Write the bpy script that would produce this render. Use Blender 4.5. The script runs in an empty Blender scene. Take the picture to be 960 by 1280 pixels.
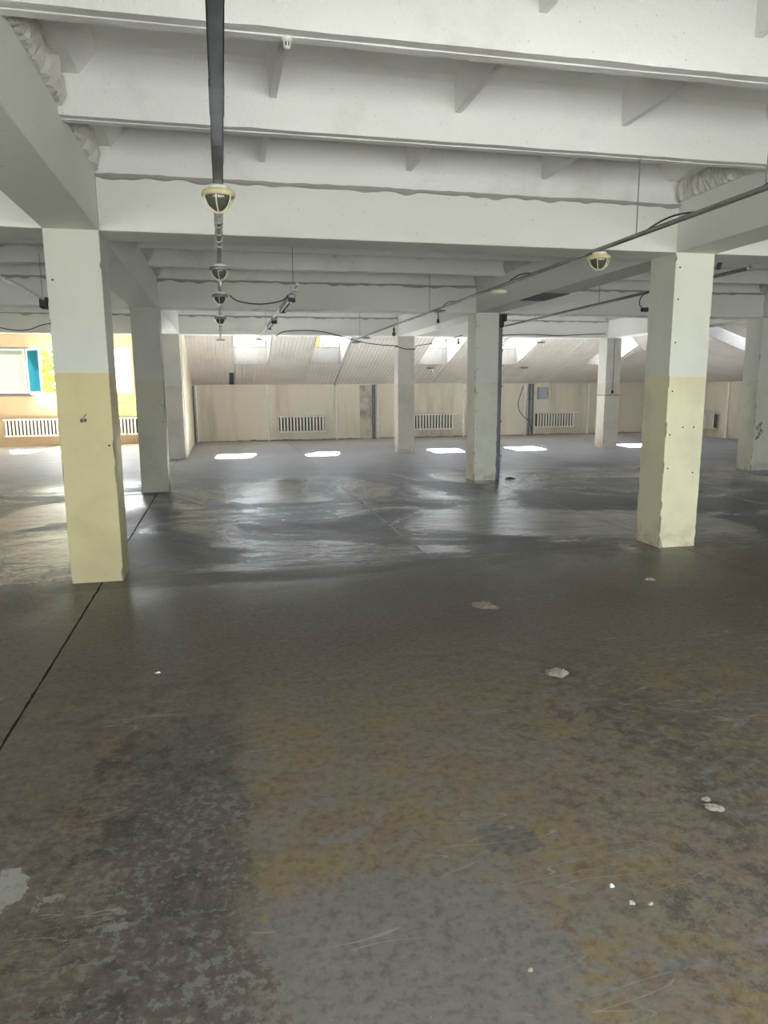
import bpy, math, random
from mathutils import Vector, Matrix, noise

# ------------------------------------------------------------------ camera
sc = bpy.context.scene
F, PITCH, YAW, ROLL, H = 891.62, 0.1721, 0.2196, -0.0067, 1.6     # fitted on the 960x1280 photograph
_fw = Vector((math.sin(YAW) * math.cos(PITCH), math.cos(YAW) * math.cos(PITCH), -math.sin(PITCH)))
_rt = Vector((math.cos(YAW), -math.sin(YAW), 0)); _up = _rt.cross(_fw)
CR = _rt * math.cos(ROLL) + _up * math.sin(ROLL)
CU = -_rt * math.sin(ROLL) + _up * math.cos(ROLL)
cam_data = bpy.data.cameras.new('camera'); cam = bpy.data.objects.new('camera', cam_data)
sc.collection.objects.link(cam)
cam.matrix_world = Matrix(((CR.x, CU.x, -_fw.x, 0), (CR.y, CU.y, -_fw.y, 0), (CR.z, CU.z, -_fw.z, H), (0, 0, 0, 1)))
cam_data.sensor_fit = 'HORIZONTAL'; cam_data.sensor_width = 36; cam_data.lens = F / 960 * 36
cam_data.clip_start = .02; cam_data.clip_end = 400
sc.camera = cam

# ------------------------------------------------------------------ sky, sun, exposure
SKY = 12.5
SUN = 340.0
world = bpy.data.worlds.new('sky'); sc.world = world; world.use_nodes = True
wn = world.node_tree; wn.nodes.clear()
w_out = wn.nodes.new('ShaderNodeOutputWorld'); w_bg = wn.nodes.new('ShaderNodeBackground')
w_tc = wn.nodes.new('ShaderNodeTexCoord'); w_sep = wn.nodes.new('ShaderNodeSeparateXYZ')
w_map = wn.nodes.new('ShaderNodeMapRange'); w_ramp = wn.nodes.new('ShaderNodeValToRGB')
wn.links.new(w_tc.outputs['Generated'], w_sep.inputs[0]); wn.links.new(w_sep.outputs['Z'], w_map.inputs[0])
w_map.inputs[1].default_value = -1; w_map.inputs[2].default_value = 1
wn.links.new(w_map.outputs[0], w_ramp.inputs[0])
els = w_ramp.color_ramp.elements
els[0].position = 0.0; els[0].color = (.80, .785, .745, 1)          # sunlit yard below the windows
els[1].position = 1.0; els[1].color = (.62, .78, 1.0, 1)
e = els.new(.488); e.color = (.80, .79, .755, 1)
e = els.new(.515); e.color = (.84, .92, 1.0, 1)
wn.links.new(w_ramp.outputs[0], w_bg.inputs[0]); w_bg.inputs[1].default_value = SKY
wn.links.new(w_bg.outputs[0], w_out.inputs[0])

sun_data = bpy.data.lights.new('sun', 'SUN'); sun = bpy.data.objects.new('sun', sun_data)
sc.collection.objects.link(sun)
sun_data.energy = SUN; sun_data.angle = math.radians(2.2); sun_data.color = (1, .965, .91)
sun.location = (3, 40, 30)
sun.rotation_euler = Vector((-.19, -1, -.98)).to_track_quat('-Z', 'Y').to_euler()

sc.view_settings.view_transform = 'Standard'; sc.view_settings.look = 'None'
sc.view_settings.gamma = 1.0; sc.view_settings.use_curve_mapping = False
sc.view_settings.exposure = 0.68
sc.cycles.diffuse_bounces = 6; sc.cycles.max_bounces = 12; sc.cycles.transparent_max_bounces = 12
sc.cycles.sample_clamp_indirect = 80

def portal(loc, sx, sy, direction):
    """a portal only steers sampling towards a window opening; it gives no light of its own"""
    d = bpy.data.lights.new('window_portal', 'AREA'); d.shape = 'RECTANGLE'; d.size = sx; d.size_y = sy
    o = bpy.data.objects.new('window_portal', d); sc.collection.objects.link(o)
    o.location = loc; o.rotation_euler = Vector(direction).to_track_quat('-Z', 'Y').to_euler()
    d.cycles.is_portal = True
    return o

# ------------------------------------------------------------------ measures of the place (metres)
XA, XB, XC = -1.0913, 4.4201, 9.994          # column rows
XZ = XA - 5.52                                # row in the left outer wall
Y1, Y2, Y3 = 6.2266, 11.6971, 17.2035         # front faces of the column lines
Y0 = Y1 - 5.48
CW = .413; HW = CW / 2
ZB = 2.832; ZT = 3.236; ZS = 3.62             # beam soffit, beam top = rib soffit, slab soffit
YW = 22.53; ZK = 1.733; XR = 15.2; S = .345   # eaves walls, their height, roof pitch
YBACK = -2.0; XL = XZ - .15

def ray(u, v):
    return _fw + CR * ((u - 480) / F) + CU * ((640 - v) / F)
def pix(u, v, axis, val):
    """where the ray of a photo pixel meets the plane axis = val"""
    d = ray(u, v); i = 'XYZ'.index(axis); c = Vector((0, 0, H)); return c + d * ((val - c[i]) / d[i])

# ------------------------------------------------------------------ mesh helpers
COL = sc.collection
class MB:
    def __init__(s): s.v = []; s.f = []; s.m = []; s.sm = []
    def face(s, pts, m=0, smooth=False):
        b = len(s.v); s.v += [tuple(p) for p in pts]; s.f.append(tuple(range(b, b + len(pts)))); s.m.append(m); s.sm.append(smooth)
    def mesh(s, vs, fs, m=0, smooth=False):
        b = len(s.v); s.v += [tuple(p) for p in vs]
        for f in fs: s.f.append(tuple(b + i for i in f)); s.m.append(m); s.sm.append(smooth)
    def box(s, x0, x1, y0, y1, z0, z1, m=0):
        v = [(x, y, z) for z in (z0, z1) for y in (y0, y1) for x in (x0, x1)]
        s.mesh(v, [(0, 2, 3, 1), (4, 5, 7, 6), (0, 1, 5, 4), (2, 6, 7, 3), (0, 4, 6, 2), (1, 3, 7, 5)], m)
    def bbox(s, x0, x1, y0, y1, z0, z1, b=.01, m=0):
        """box with chamfered edges"""
        vs = []; idx = {}
        for i, x in enumerate((x0, x1)):
            for j, y in enumerate((y0, y1)):
                for k, z in enumerate((z0, z1)):
                    sx, sy, sz = (1 if i == 0 else -1), (1 if j == 0 else -1), (1 if k == 0 else -1)
                    idx[i, j, k] = len(vs)
                    vs += [(x, y + sy * b, z + sz * b), (x + sx * b, y, z + sz * b), (x + sx * b, y + sy * b, z)]
        fs = []
        for i in (0, 1):
            fs.append([idx[i, 0, 0], idx[i, 1, 0], idx[i, 1, 1], idx[i, 0, 1]])
            fs.append([idx[0, i, 0] + 1, idx[1, i, 0] + 1, idx[1, i, 1] + 1, idx[0, i, 1] + 1])
            fs.append([idx[0, 0, i] + 2, idx[1, 0, i] + 2, idx[1, 1, i] + 2, idx[0, 1, i] + 2])
        for i in (0, 1):
            for j in (0, 1):
                a, c = idx[i, j, 0], idx[i, j, 1]; fs.append([a, a + 1, c + 1, c])
                a, c = idx[i, 0, j], idx[i, 1, j]; fs.append([a, a + 2, c + 2, c])
                a, c = idx[0, i, j], idx[1, i, j]; fs.append([a + 1, a + 2, c + 2, c + 1])
                for k in (0, 1): a = idx[i, j, k]; fs.append([a, a + 1, a + 2])
        s.mesh(vs, fs, m)
    def prism(s, poly, d, m=0):
        """planar polygon (3D points) pushed along d"""
        n = len(poly); d = Vector(d); a = [Vector(p) for p in poly]; b = [p + d for p in a]
        s.mesh(a + b, [tuple(range(n))[::-1], tuple(range(n, 2 * n))] + [(i, (i + 1) % n, n + (i + 1) % n, n + i) for i in range(n)], m)
    def tube(s, path, r, n=8, m=0, cap=True):
        P = [Vector(p) for p in path]; rings = []; prev = None
        rs = r if isinstance(r, (list, tuple)) else [r] * len(P)
        for i, p in enumerate(P):
            t = (P[min(i + 1, len(P) - 1)] - P[max(i - 1, 0)]).normalized()
            a = (prev - t * prev.dot(t)) if prev is not None else t.orthogonal()
            if a.length < 1e-6: a = t.orthogonal()
            a.normalize(); prev = a; b = t.cross(a)
            rings.append([p + (a * math.cos(2 * math.pi * k / n) + b * math.sin(2 * math.pi * k / n)) * rs[i] for k in range(n)])
        vs = [q for g in rings for q in g]; fs = []
        for i in range(len(P) - 1):
            for k in range(n):
                fs.append((i * n + k, i * n + (k + 1) % n, (i + 1) * n + (k + 1) % n, (i + 1) * n + k))
        s.mesh(vs, fs, m, True)
        if cap:
            s.face(rings[0][::-1], m); s.face(rings[-1], m)
    def lathe(s, prof, c=(0, 0, 0), n=24, m=0, smooth=True):
        """profile of (radius, z) turned round the vertical axis"""
        vs = []; fs = []
        for (r, z) in prof:
            for k in range(n): vs.append((c[0] + r * math.cos(2 * math.pi * k / n), c[1] + r * math.sin(2 * math.pi * k / n), c[2] + z))
        for i in range(len(prof) - 1):
            for k in range(n): fs.append((i * n + k, i * n + (k + 1) % n, (i + 1) * n + (k + 1) % n, (i + 1) * n + k))
        s.mesh(vs, fs, m, smooth)
    def data(s, name, mats):
        me = bpy.data.meshes.new(name); me.from_pydata(s.v, [], s.f)
        for mm in (mats if isinstance(mats, (list, tuple)) else [mats]): me.materials.append(mm)
        me.polygons.foreach_set('material_index', s.m); me.polygons.foreach_set('use_smooth', s.sm)
        me.update()
        import bmesh
        bm = bmesh.new(); bm.from_mesh(me); bmesh.ops.recalc_face_normals(bm, faces=bm.faces); bm.to_mesh(me); bm.free()
        return me

def add(name, me, parent=None, loc=(0, 0, 0), rot=(0, 0, 0)):
    o = bpy.data.objects.new(name, me); COL.objects.link(o); o.location = loc; o.rotation_euler = rot
    if parent is not None: o.parent = parent
    return o
def tag(o, label=None, cat=None, group=None, kind=None):
    if label: o['label'] = label
    if cat: o['category'] = cat
    if group: o['group'] = group
    if kind: o['kind'] = kind
    return o
def struct(name, me, label=None, loc=(0, 0, 0)):
    o = add(name, me, None, loc); o['kind'] = 'structure'
    if label: o['label'] = label
    return o
def copy_tree(o, parent=None):
    c = o.copy(); COL.objects.link(c); c.parent = parent
    for ch in list(o.children): copy_tree(ch, c)
    return c

# ------------------------------------------------------------------ materials
def srgb(r, g, b):
    return tuple((c / 255 / 12.92 if c / 255 <= .04045 else ((c / 255 + .055) / 1.055) ** 2.4) for c in (r, g, b)) + (1,)
class NT:
    def __init__(s, name):
        s.mat = bpy.data.materials.new(name); s.mat.use_nodes = True; s.t = s.mat.node_tree; s.t.nodes.clear()
        s.out = s.n('ShaderNodeOutputMaterial'); s.p = s.n('ShaderNodeBsdfPrincipled'); s.l(s.p.outputs[0], s.out.inputs[0])
        s.pos = s.n('ShaderNodeNewGeometry').outputs['Position']
        s.obj = s.n('ShaderNodeTexCoord').outputs['Object']
    def n(s, t, **kw):
        x = s.t.nodes.new(t)
        for k, v in kw.items(): setattr(x, k, v)
        return x
    def l(s, a, b): s.t.links.new(a, b)
    def noise(s, vec, scale, detail=4, rough=.55, sx=1, sy=1, sz=1, dist=0):
        if (sx, sy, sz) != (1, 1, 1):
            mp = s.n('ShaderNodeMapping'); mp.inputs['Scale'].default_value = (sx, sy, sz); s.l(vec, mp.inputs[0]); vec = mp.outputs[0]
        x = s.n('ShaderNodeTexNoise'); s.l(vec, x.inputs['Vector']); x.inputs['Scale'].default_value = scale
        x.inputs['Detail'].default_value = detail; x.inputs['Roughness'].default_value = rough; x.inputs['Distortion'].default_value = dist
        return x.outputs['Fac']
    def ramp(s, fac, stops):
        x = s.n('ShaderNodeValToRGB'); s.l(fac, x.inputs[0]); els = x.color_ramp.elements
        els[0].position, els[0].color = stops[0][0], _c(stops[0][1]); els[1].position, els[1].color = stops[-1][0], _c(stops[-1][1])
        for p, c in stops[1:-1]: e = els.new(p); e.color = _c(c)
        return x.outputs[0]
    def step(s, fac, a, b):
        x = s.n('ShaderNodeMapRange'); x.interpolation_type = 'SMOOTHSTEP'; s.l(fac, x.inputs[0]); x.inputs[1].default_value = a; x.inputs[2].default_value = b
        return x.outputs[0]
    def math(s, op, a, b=None):
        x = s.n('ShaderNodeMath', operation=op)
        for i, v in enumerate((a, b)):
            if v is None: continue
            if isinstance(v, (int, float)): x.inputs[i].default_value = v
            else: s.l(v, x.inputs[i])
        return x.outputs[0]
    def mix(s, fac, a, b):
        x = s.n('ShaderNodeMix', data_type='RGBA')
        for i, v in ((0, fac), (6, a), (7, b)):
            if isinstance(v, (int, float)): x.inputs[i].default_value = v
            elif isinstance(v, tuple): x.inputs[i].default_value = _c(v)
            else: s.l(v, x.inputs[i])
        return x.outputs[2]
    def sep(s, vec):
        x = s.n('ShaderNodeSeparateXYZ'); s.l(vec, x.inputs[0]); return x.outputs
    def bump(s, h, strength=.3, dist=.01):
        x = s.n('ShaderNodeBump'); x.inputs['Strength'].default_value = strength; x.inputs['Distance'].default_value = dist
        s.l(h, x.inputs['Height']); s.l(x.outputs[0], s.p.inputs['Normal'])
    def set(s, color=None, rough=None, metal=None, spec=None):
        for k, v in (('Base Color', color), ('Roughness', rough), ('Metallic', metal), ('Specular IOR Level', spec)):
            if v is None: continue
            if isinstance(v, tuple): s.p.inputs[k].default_value = _c(v)
            elif isinstance(v, (int, float)): s.p.inputs[k].default_value = v
            else: s.l(v, s.p.inputs[k])
def _c(c): return tuple(c) if len(c) == 4 else tuple(c) + (1,)

def plain(name, col, rough=.5, metal=0.0, var=.12, scale=14):
    t = NT(name); f = t.noise(t.pos, scale, 3)
    c = _c(col); d = tuple(x * (1 - var) for x in c[:3]) + (1,); l = tuple(min(1, x * (1 + var)) for x in c[:3]) + (1,)
    t.set(t.ramp(f, [(.3, d), (.7, l)]), rough, metal); return t.mat

def plaster(name, col, dirty, bump=.25, scale=5, dirt=(.58, .78), rough=.75, sz=1):
    t = NT(name)
    big = t.noise(t.pos, scale * .25, 5, .62, 1 if sz == 1 else 2.2, 1, sz); sp = t.noise(t.pos, scale * 9, 3, .6)
    base = t.mix(t.step(big, *dirt), col, dirty)
    base = t.mix(t.math('MULTIPLY', t.step(sp, .66, .74), .55), base, tuple(x * .55 for x in dirty[:3]))
    t.set(base, rough, 0, .35)
    t.bump(t.math('ADD', t.noise(t.pos, scale * 5, 5, .6), t.math('MULTIPLY', t.noise(t.pos, scale * 26, 3), .4)), bump, .012)
    return t.mat

M = {}
M['ceiling'] = plaster('whitewashed_concrete', (.87, .865, .845), (.75, .74, .715), .6, 6, (.50, .74))
M['beam'] = plaster('painted_beam', (.76, .765, .715), (.70, .70, .65), .10, 3)
M['mortar'] = plaster('rough_mortar', (.70, .68, .63), (.48, .46, .42), .9, 9)
M['seam'] = plaster('mortar_seam', (.42, .41, .38), (.20, .19, .18), .9, 14)
M['kneewall'] = plaster('beige_wall_paint', (.77, .71, .60), (.57, .52, .44), .25, 4, (.46, .78), sz=.3)
M['winwall'] = plaster('cream_wall_paint', (.50, .375, .245), (.43, .32, .21), .15, 4)
M['gable'] = plaster('cream_side_wall', (.88, .80, .63), (.80, .72, .55), .15, 4)
M['greywall'] = plaster('grey_wall_paint', (.55, .54, .50), (.42, .41, .38), .15, 4)
M['rawconc'] = plaster('raw_concrete', (.40, .35, .27), (.22, .19, .15), .7, 8, (.45, .65))
M['dark'] = plain('dark_hole', (.03, .028, .025), .8)
M['black'] = plain('black_rubber', (.02, .02, .022), .5)
M['tray'] = plain('galvanised_steel', (.20, .215, .23), .38, .8, .2, 8)
M['conduit'] = plain('grey_conduit', (.30, .30, .29), .45, .5, .2, 8)
M['rod'] = plain('steel_rod', (.25, .25, .25), .5, .6)
M['greypipe'] = plain('grey_painted_pipe', (.17, .18, .20), .45)
M['whitepipe'] = plain('white_painted_pipe', (.92, .90, .84), .4)
M['radiator'] = plain('radiator_enamel', (.90, .87, .78), .4, 0, .05)
M['ring'] = plain('yellowed_plastic', (.66, .58, .33), .4)
M['cage'] = plain('cage_wire', (.75, .70, .52), .35)
M['whiteplastic'] = plain('white_plastic', (.80, .79, .75), .35, 0, .05)
M['frame'] = plain('white_window_frame', (.84, .84, .82), .35, 0, .04)
M['dormerframe'] = plain('backlit_frame_tone', (.34, .34, .33), .4, 0, .04)  # white frame darkened to hold its backlit shade
M['greyframe'] = plain('grey_window_frame', (.20, .19, .18), .5)
M['boxmetal'] = plain('grey_box_enamel', (.42, .45, .50), .4)
M['trunk'] = plain('bark', (.09, .07, .05), .9)
def leaf_mat():
    t = NT('leaf'); t.t.nodes.remove(t.p); c = t.ramp(t.noise(t.pos, 2.5, 3), [(.3, (.05, .075, .012)), (.7, (.20, .22, .04))])
    d = t.n('ShaderNodeBsdfDiffuse'); tr = t.n('ShaderNodeBsdfTranslucent'); mx = t.n('ShaderNodeMixShader'); mx.inputs[0].default_value = .5
    t.l(c, d.inputs[0]); t.l(c, tr.inputs[0]); t.l(d.outputs[0], mx.inputs[1]); t.l(tr.outputs[0], mx.inputs[2]); t.l(mx.outputs[0], t.out.inputs[0]); return t.mat
M['leaf'] = leaf_mat()
M['brick'] = plain('yellow_green_block', (.50, .50, .24), .6, 0, .2, 5)
M['debris2'] = plaster('dirty_crumbled_plaster', (.27, .23, .165), (.15, .12, .085), .8, 20)
M['patch'] = plain('dark_plaster_patch', (.17, .17, .165), .95)
M['scrap'] = plain('dark_scrap', (.10, .085, .065), .8, 0, .3, 40)
M['debris'] = plaster('crumbled_plaster', (.40, .34, .26), (.26, .21, .15), .8, 20)
M['orange'] = plain('orange_board', (.80, .42, .18), .6)

def siding(name, col):
    """white plastic lining; the ribs are geometry, the material gives the cross lines and dirt"""
    t = NT(name); z = t.sep(t.pos)[2]
    fr = t.math('FRACT', t.math('MULTIPLY', z, 1 / .035))
    ln = t.step(t.math('ABSOLUTE', t.math('SUBTRACT', fr, .5)), .36, .48)
    base = t.mix(t.step(t.noise(t.pos, 1.3, 4), .45, .75), col, tuple(c * .86 for c in col))
    base = t.mix(t.math('MULTIPLY', ln, .28), base, tuple(c * .55 for c in col))
    t.set(base, .45, 0, .4); return t.mat
M['siding'] = siding('ribbed_lining', (.74, .69, .63))
M['siding2'] = plain('ribbed_white_panel', (.46, .45, .44), .45, 0, .06)

def glass(name, tint=(1, 1, 1), refl=.06):
    t = NT(name); t.t.nodes.remove(t.p)
    tr = t.n('ShaderNodeBsdfTransparent'); tr.inputs[0].default_value = _c(tint)
    gl = t.n('ShaderNodeBsdfGlossy'); gl.inputs['Roughness'].default_value = .03
    fr = t.n('ShaderNodeLayerWeight'); fr.inputs[0].default_value = .5; fac = t.math('ADD', .04, t.math('MULTIPLY', .9, t.math('POWER', fr.outputs['Facing'], 5)))
    mx = t.n('ShaderNodeMixShader'); t.l(fac, mx.inputs[0]); t.l(tr.outputs[0], mx.inputs[1]); t.l(gl.outputs[0], mx.inputs[2])
    t.l(mx.outputs[0], t.out.inputs[0]); return t.mat
M['glass'] = glass('window_glass', (.93, .96, .95))
def film(name, back, front, streak):
    t = NT(name); f = t.noise(t.obj, 3, 3, .5, streak, 1, .15)
    d = t.n('ShaderNodeBsdfDiffuse'); tr = t.n('ShaderNodeBsdfTranslucent'); ad = t.n('ShaderNodeAddShader')
    d.inputs[0].default_value = _c(front); t.l(t.ramp(f, [(.35, tuple(c * .45 for c in back)), (.65, back)]), tr.inputs[0])
    t.t.nodes.remove(t.p); t.l(d.outputs[0], ad.inputs[0]); t.l(tr.outputs[0], ad.inputs[1]); t.l(ad.outputs[0], t.out.inputs[0]); return t.mat
M['greenglass'] = film('pale_green_curtained_pane', (.0062, .0070, .0060), (.22, .25, .21), 2)
M['blueglass'] = film('blue_film_pane', (.0006, .0042, .0056), (.02, .14, .20), 5)
M['lampglass'] = (lambda t: (t.set((.10, .10, .085), .12, 0, .6), t.mat)[1])(NT('smoky_lamp_glass'))

def column_paint(name, up, low, zline):
    t = NT(name); z = t.sep(t.pos)[2]
    edge = t.math('ADD', z, t.math('MULTIPLY', t.math('SUBTRACT', t.noise(t.pos, 12, 2), .5), .012))
    k = t.step(edge, zline - .004, zline + .004)
    blot = t.noise(t.pos, 1.6, 5, .6); sp = t.noise(t.pos, 40, 2)
    lo = t.mix(t.step(blot, .42, .72), low, tuple(c * .84 for c in low)); hi = t.mix(t.step(blot, .45, .75), up, tuple(c * .92 for c in up))
    base = t.mix(k, lo, hi)
    scuff = t.math('MULTIPLY', t.step(z, .30, .02), t.step(t.noise(t.pos, 7, 5, .65), .42, .62))
    base = t.mix(t.math('MULTIPLY', scuff, .6), base, (.42, .36, .27))
    base = t.mix(t.math('MULTIPLY', t.step(sp, .70, .76), .5), base, (.30, .28, .22))
    t.set(base, .5, 0, .4)
    t.bump(t.noise(t.pos, 22, 4), .12, .01); return t.mat
M['col'] = column_paint('cream_and_white_column_paint', (.74, .755, .66), (.80, .72, .47), 1.69)
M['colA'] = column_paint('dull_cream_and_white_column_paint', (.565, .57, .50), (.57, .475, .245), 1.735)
M['colA2'] = column_paint('shaded_column_paint', (.40, .405, .36), (.40, .37, .27), 1.735)  # column paint darkened: the shade on this column is in the colour
M['col2'] = column_paint('pale_column_paint', (.70, .70, .64), (.72, .69, .55), 1.68)
M['col3'] = column_paint('dull_column_paint', (.62, .60, .55), (.60, .56, .47), 1.68)

def floor_mat():
    t = NT('worn_concrete_floor'); P = t.pos; x, y, z = t.sep(P)
    mul, addn, sub = (lambda a, b: t.math('MULTIPLY', a, b)), (lambda a, b: t.math('ADD', a, b)), (lambda a, b: t.math('SUBTRACT', a, b))
    n1 = t.noise(P, .55, 6, .6); n2 = t.noise(P, 1.5, 7, .62, dist=.6); n3 = t.noise(P, 3.2, 8, .68); n4 = t.noise(P, 11, 7, .72); n5 = t.noise(P, 60, 4, .65); n6 = t.noise(P, 28, 5, .7)
    wx = addn(x, addn(mul(sub(n3, .5), .65), mul(sub(n4, .5), .42))); wy = addn(y, addn(mul(sub(n3, .5), .9), mul(sub(n4, .5), .45)))
    def band(v, lo, hi, e): return mul(t.step(v, lo - e, lo + e), t.step(v, hi + e, hi - e))
    base = t.ramp(n1, [(.3, (.116, .088, .062)), (.5, (.142, .112, .083)), (.7, (.160, .131, .103))])
    # worn paint islands: tan and ochre field, grey field, dark strip (their edges ragged)
    tan = mul(band(wx, .0, 1.75, .06), t.step(wy, 4.3, 3.1))
    base = t.mix(mul(tan, .8), base, t.ramp(n3, [(.35, (.165, .117, .072)), (.5, (.190, .143, .096)), (.65, (.215, .174, .132))]))
    och = t.noise(P, 3.4, 8, .72, .8, 1.1, .6, 1)
    base = t.mix(mul(mul(t.step(och, .535, .55), t.step(y, 4.2, 3.0)), mul(t.step(wx, -.05, .1), .75)), base, (.200, .146, .062))
    rust = t.noise(P, 2.8, 8, .7, 1, 1.1, .6, .4)
    base = t.mix(mul(mul(t.step(rust, .575, .59), t.step(y, 4.5, 3.2)), .6), base, (.165, .104, .060))
    grey = t.noise(P, 4.2, 8, .72, .6, 1.1, .7, 3)
    base = t.mix(mul(mul(t.step(grey, .55, .566), t.step(y, 4.6, 3.2)), mul(t.step(wx, -.1, .1), .8)), base, (.175, .162, .145))
    base = t.mix(mul(mul(band(wx, .03, .88, .025), t.step(wy, 2.10, 2.06)), .85), base, t.ramp(n4, [(.3, (.145, .124, .110)), (.7, (.190, .168, .152))]))
    base = t.mix(mul(mul(band(wx, -.46, .0, .05), t.step(wy, 3.6, 3.0)), .75), base, t.ramp(n4, [(.3, (.074, .059, .049)), (.7, (.116, .097, .083))]))
    # black mould specks
    speck = t.step(addn(mul(n4, .50), addn(mul(n3, .25), mul(n6, .35))), .565, .580)
    sm = addn(mul(band(wx, -.55, .08, .12), 1.0), addn(mul(t.step(wx, -.3, -.7), .55), mul(band(wx, 1.2, 2.25, .25), .75)))
    base = t.mix(mul(mul(speck, t.math('MINIMUM', sm, 1)), mul(t.step(y, 4.6, 3.0), .8)), base, (.045, .038, .030))
    base = t.mix(mul(mul(t.step(sub(n6, mul(n3, .3)), .40, .425), t.math('MINIMUM', sm, 1)), mul(t.step(wy, 3.4, 2.2), .5)), base, (.22, .20, .17))
    # single stains: two dark blots, a brown blot, spilt whitewash
    def blot(cx, cy, rx, ry, col, k):
        nonlocal base
        dx = t.math('DIVIDE', sub(addn(x, mul(sub(n3, .5), .30)), cx), rx); dy = t.math('DIVIDE', sub(addn(y, mul(sub(n4, .5), .30)), cy), ry)
        base = t.mix(mul(t.step(addn(mul(dx, dx), mul(dy, dy)), 1.05, .9), k), base, col)
    blot(.945, 2.165, .10, .085, (.100, .092, .084), .7); blot(.303, 2.424, .075, .06, (.165, .115, .075), .7)
    blot(-.79, 2.29, .10, .11, (.38, .36, .33), .8); blot(-.62, 2.21, .035, .03, (.30, .28, .25), .8); blot(-.40, 2.06, .04, .03, (.26, .24, .21), .7)
    # fine mottling, crumbs, scratches
    base = t.mix(mul(t.step(n6, .40, .62), .30), base, t.mix(.5, base, (.33, .30, .26)))
    base = t.mix(mul(t.step(n6, .50, .34), .35), base, (.065, .056, .046))
    base = t.mix(mul(t.step(n5, .64, .72), .45), base, (.36, .34, .30))
    base = t.mix(mul(t.step(n5, .36, .29), .45), base, (.06, .054, .048))
    for rot, off in ((.75, 0), (-.35, 4)):
        mp = t.n('ShaderNodeMapping'); mp.inputs['Rotation'].default_value = (0, 0, rot); mp.inputs['Scale'].default_value = (.5, 4.5, 1); mp.inputs['Location'].default_value = (off, off, 0); t.l(P, mp.inputs[0])
        ln = t.math('ABSOLUTE', sub(t.noise(mp.outputs[0], 1.3, 2, .4), .5))
        base = t.mix(mul(mul(t.step(ln, .0030, .0010), t.step(n2, .50, .60)), .45), base, (.34, .32, .29))
    # far screed takes the sky's bluish light as tint; dust-pale towards the eaves
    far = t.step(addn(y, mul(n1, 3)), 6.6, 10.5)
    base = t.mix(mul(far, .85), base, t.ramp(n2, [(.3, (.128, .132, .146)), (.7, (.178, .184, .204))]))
    dust_and_shade = t.step(addn(y, mul(n2, 3)), 13.5, 18.5)
    base = t.mix(mul(dust_and_shade, .85), base, t.ramp(n3, [(.3, (.27, .28, .305)), (.7, (.34, .35, .38))]))
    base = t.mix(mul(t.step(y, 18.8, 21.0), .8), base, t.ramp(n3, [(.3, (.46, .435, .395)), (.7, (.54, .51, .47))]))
    # worn-shiny patches with a rippled skin
    zone = mul(t.step(y, 4.4, 7.2), t.step(y, 14.0, 11.6))
    wetn = t.step(addn(t.noise(P, .8, 6, .65, .5, .5, 1.1, 1), mul(sub(n4, .5), .25)), .42, .58)
    wet = mul(zone, wetn)
    rip = t.noise(P, 5.5, 6, .7, .3, .55, 1.5, 1)
    rough = sub(addn(.42, mul(n4, .26)), mul(wet, addn(.33, mul(n6, .16))))
    rough = sub(rough, mul(far, .05))
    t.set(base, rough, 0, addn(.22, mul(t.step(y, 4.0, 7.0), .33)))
    hgt = addn(addn(mul(n3, .5), mul(rip, addn(.15, mul(zone, 1.9)))), addn(addn(mul(n4, .45), mul(mul(n6, zone), .4)), mul(n5, .14)))
    t.bump(hgt, .45, .014)
    return t.mat
M['floor'] = floor_mat()

rnd = random.Random(7)

# ------------------------------------------------------------------ floor: cast panels with open joints on a dark bed
fl = MB(); fl.box(XL - .3, XR + .3, YBACK - .3, YW + .3, -.35, -.03)
floor = struct('floor', fl.data('floor', M['rawconc']), 'worn brown and grey concrete floor')
xj = [XL, XA + .04, 1.87, XB + .02, 7.2, XC, 12.6, XR]; yj = [YBACK, Y0 + .12, Y1 + .12, Y2 + .12, Y3 + .12, YW]
def edge_pts(a, b, n, amp, seed):
    out = []
    for i in range(n):
        k = i / n; p = Vector(a).lerp(Vector(b), k); d = (Vector(b) - Vector(a)).normalized(); nrm = Vector((-d.y, d.x, 0))
        w = amp * noise.noise(Vector((p.x * 3 + seed, p.y * 3, seed))) + amp * .8 * noise.noise(Vector((p.x * 17 + seed, p.y * 17, 3)))
        out.append(p + nrm * (abs(w) + .002 if 0 < i else .003))
    return out
for i in range(len(xj) - 1):
    for j in range(len(yj) - 1):
        if j < 2 and i == 2: continue                       # here the screed runs on without a joint
        g = .0015 if (i in (1,) and j < 2) else .003
        x0, x1, y0, y1 = xj[i] + g, xj[i + (2 if j < 2 and i == 1 else 1)] - g, yj[j] + g, yj[j + 1] - g
        pts = []
        for k, (a, b) in enumerate((((x0, y0, 0), (x1, y0, 0)), ((x1, y0, 0), (x1, y1, 0)), ((x1, y1, 0), (x0, y1, 0)), ((x0, y1, 0), (x0, y0, 0)))):
            pts += edge_pts(a, b, 90, (.012 if i < 1 or (i == 1 and k == 3) else .006), i * 7 + j * 3 + k)
        m = MB(); m.prism([(p.x, p.y, -.034) for p in pts], (0, 0, .034))
        add('floor_panel', m.data('floor_panel', M['floor']), floor)

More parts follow.
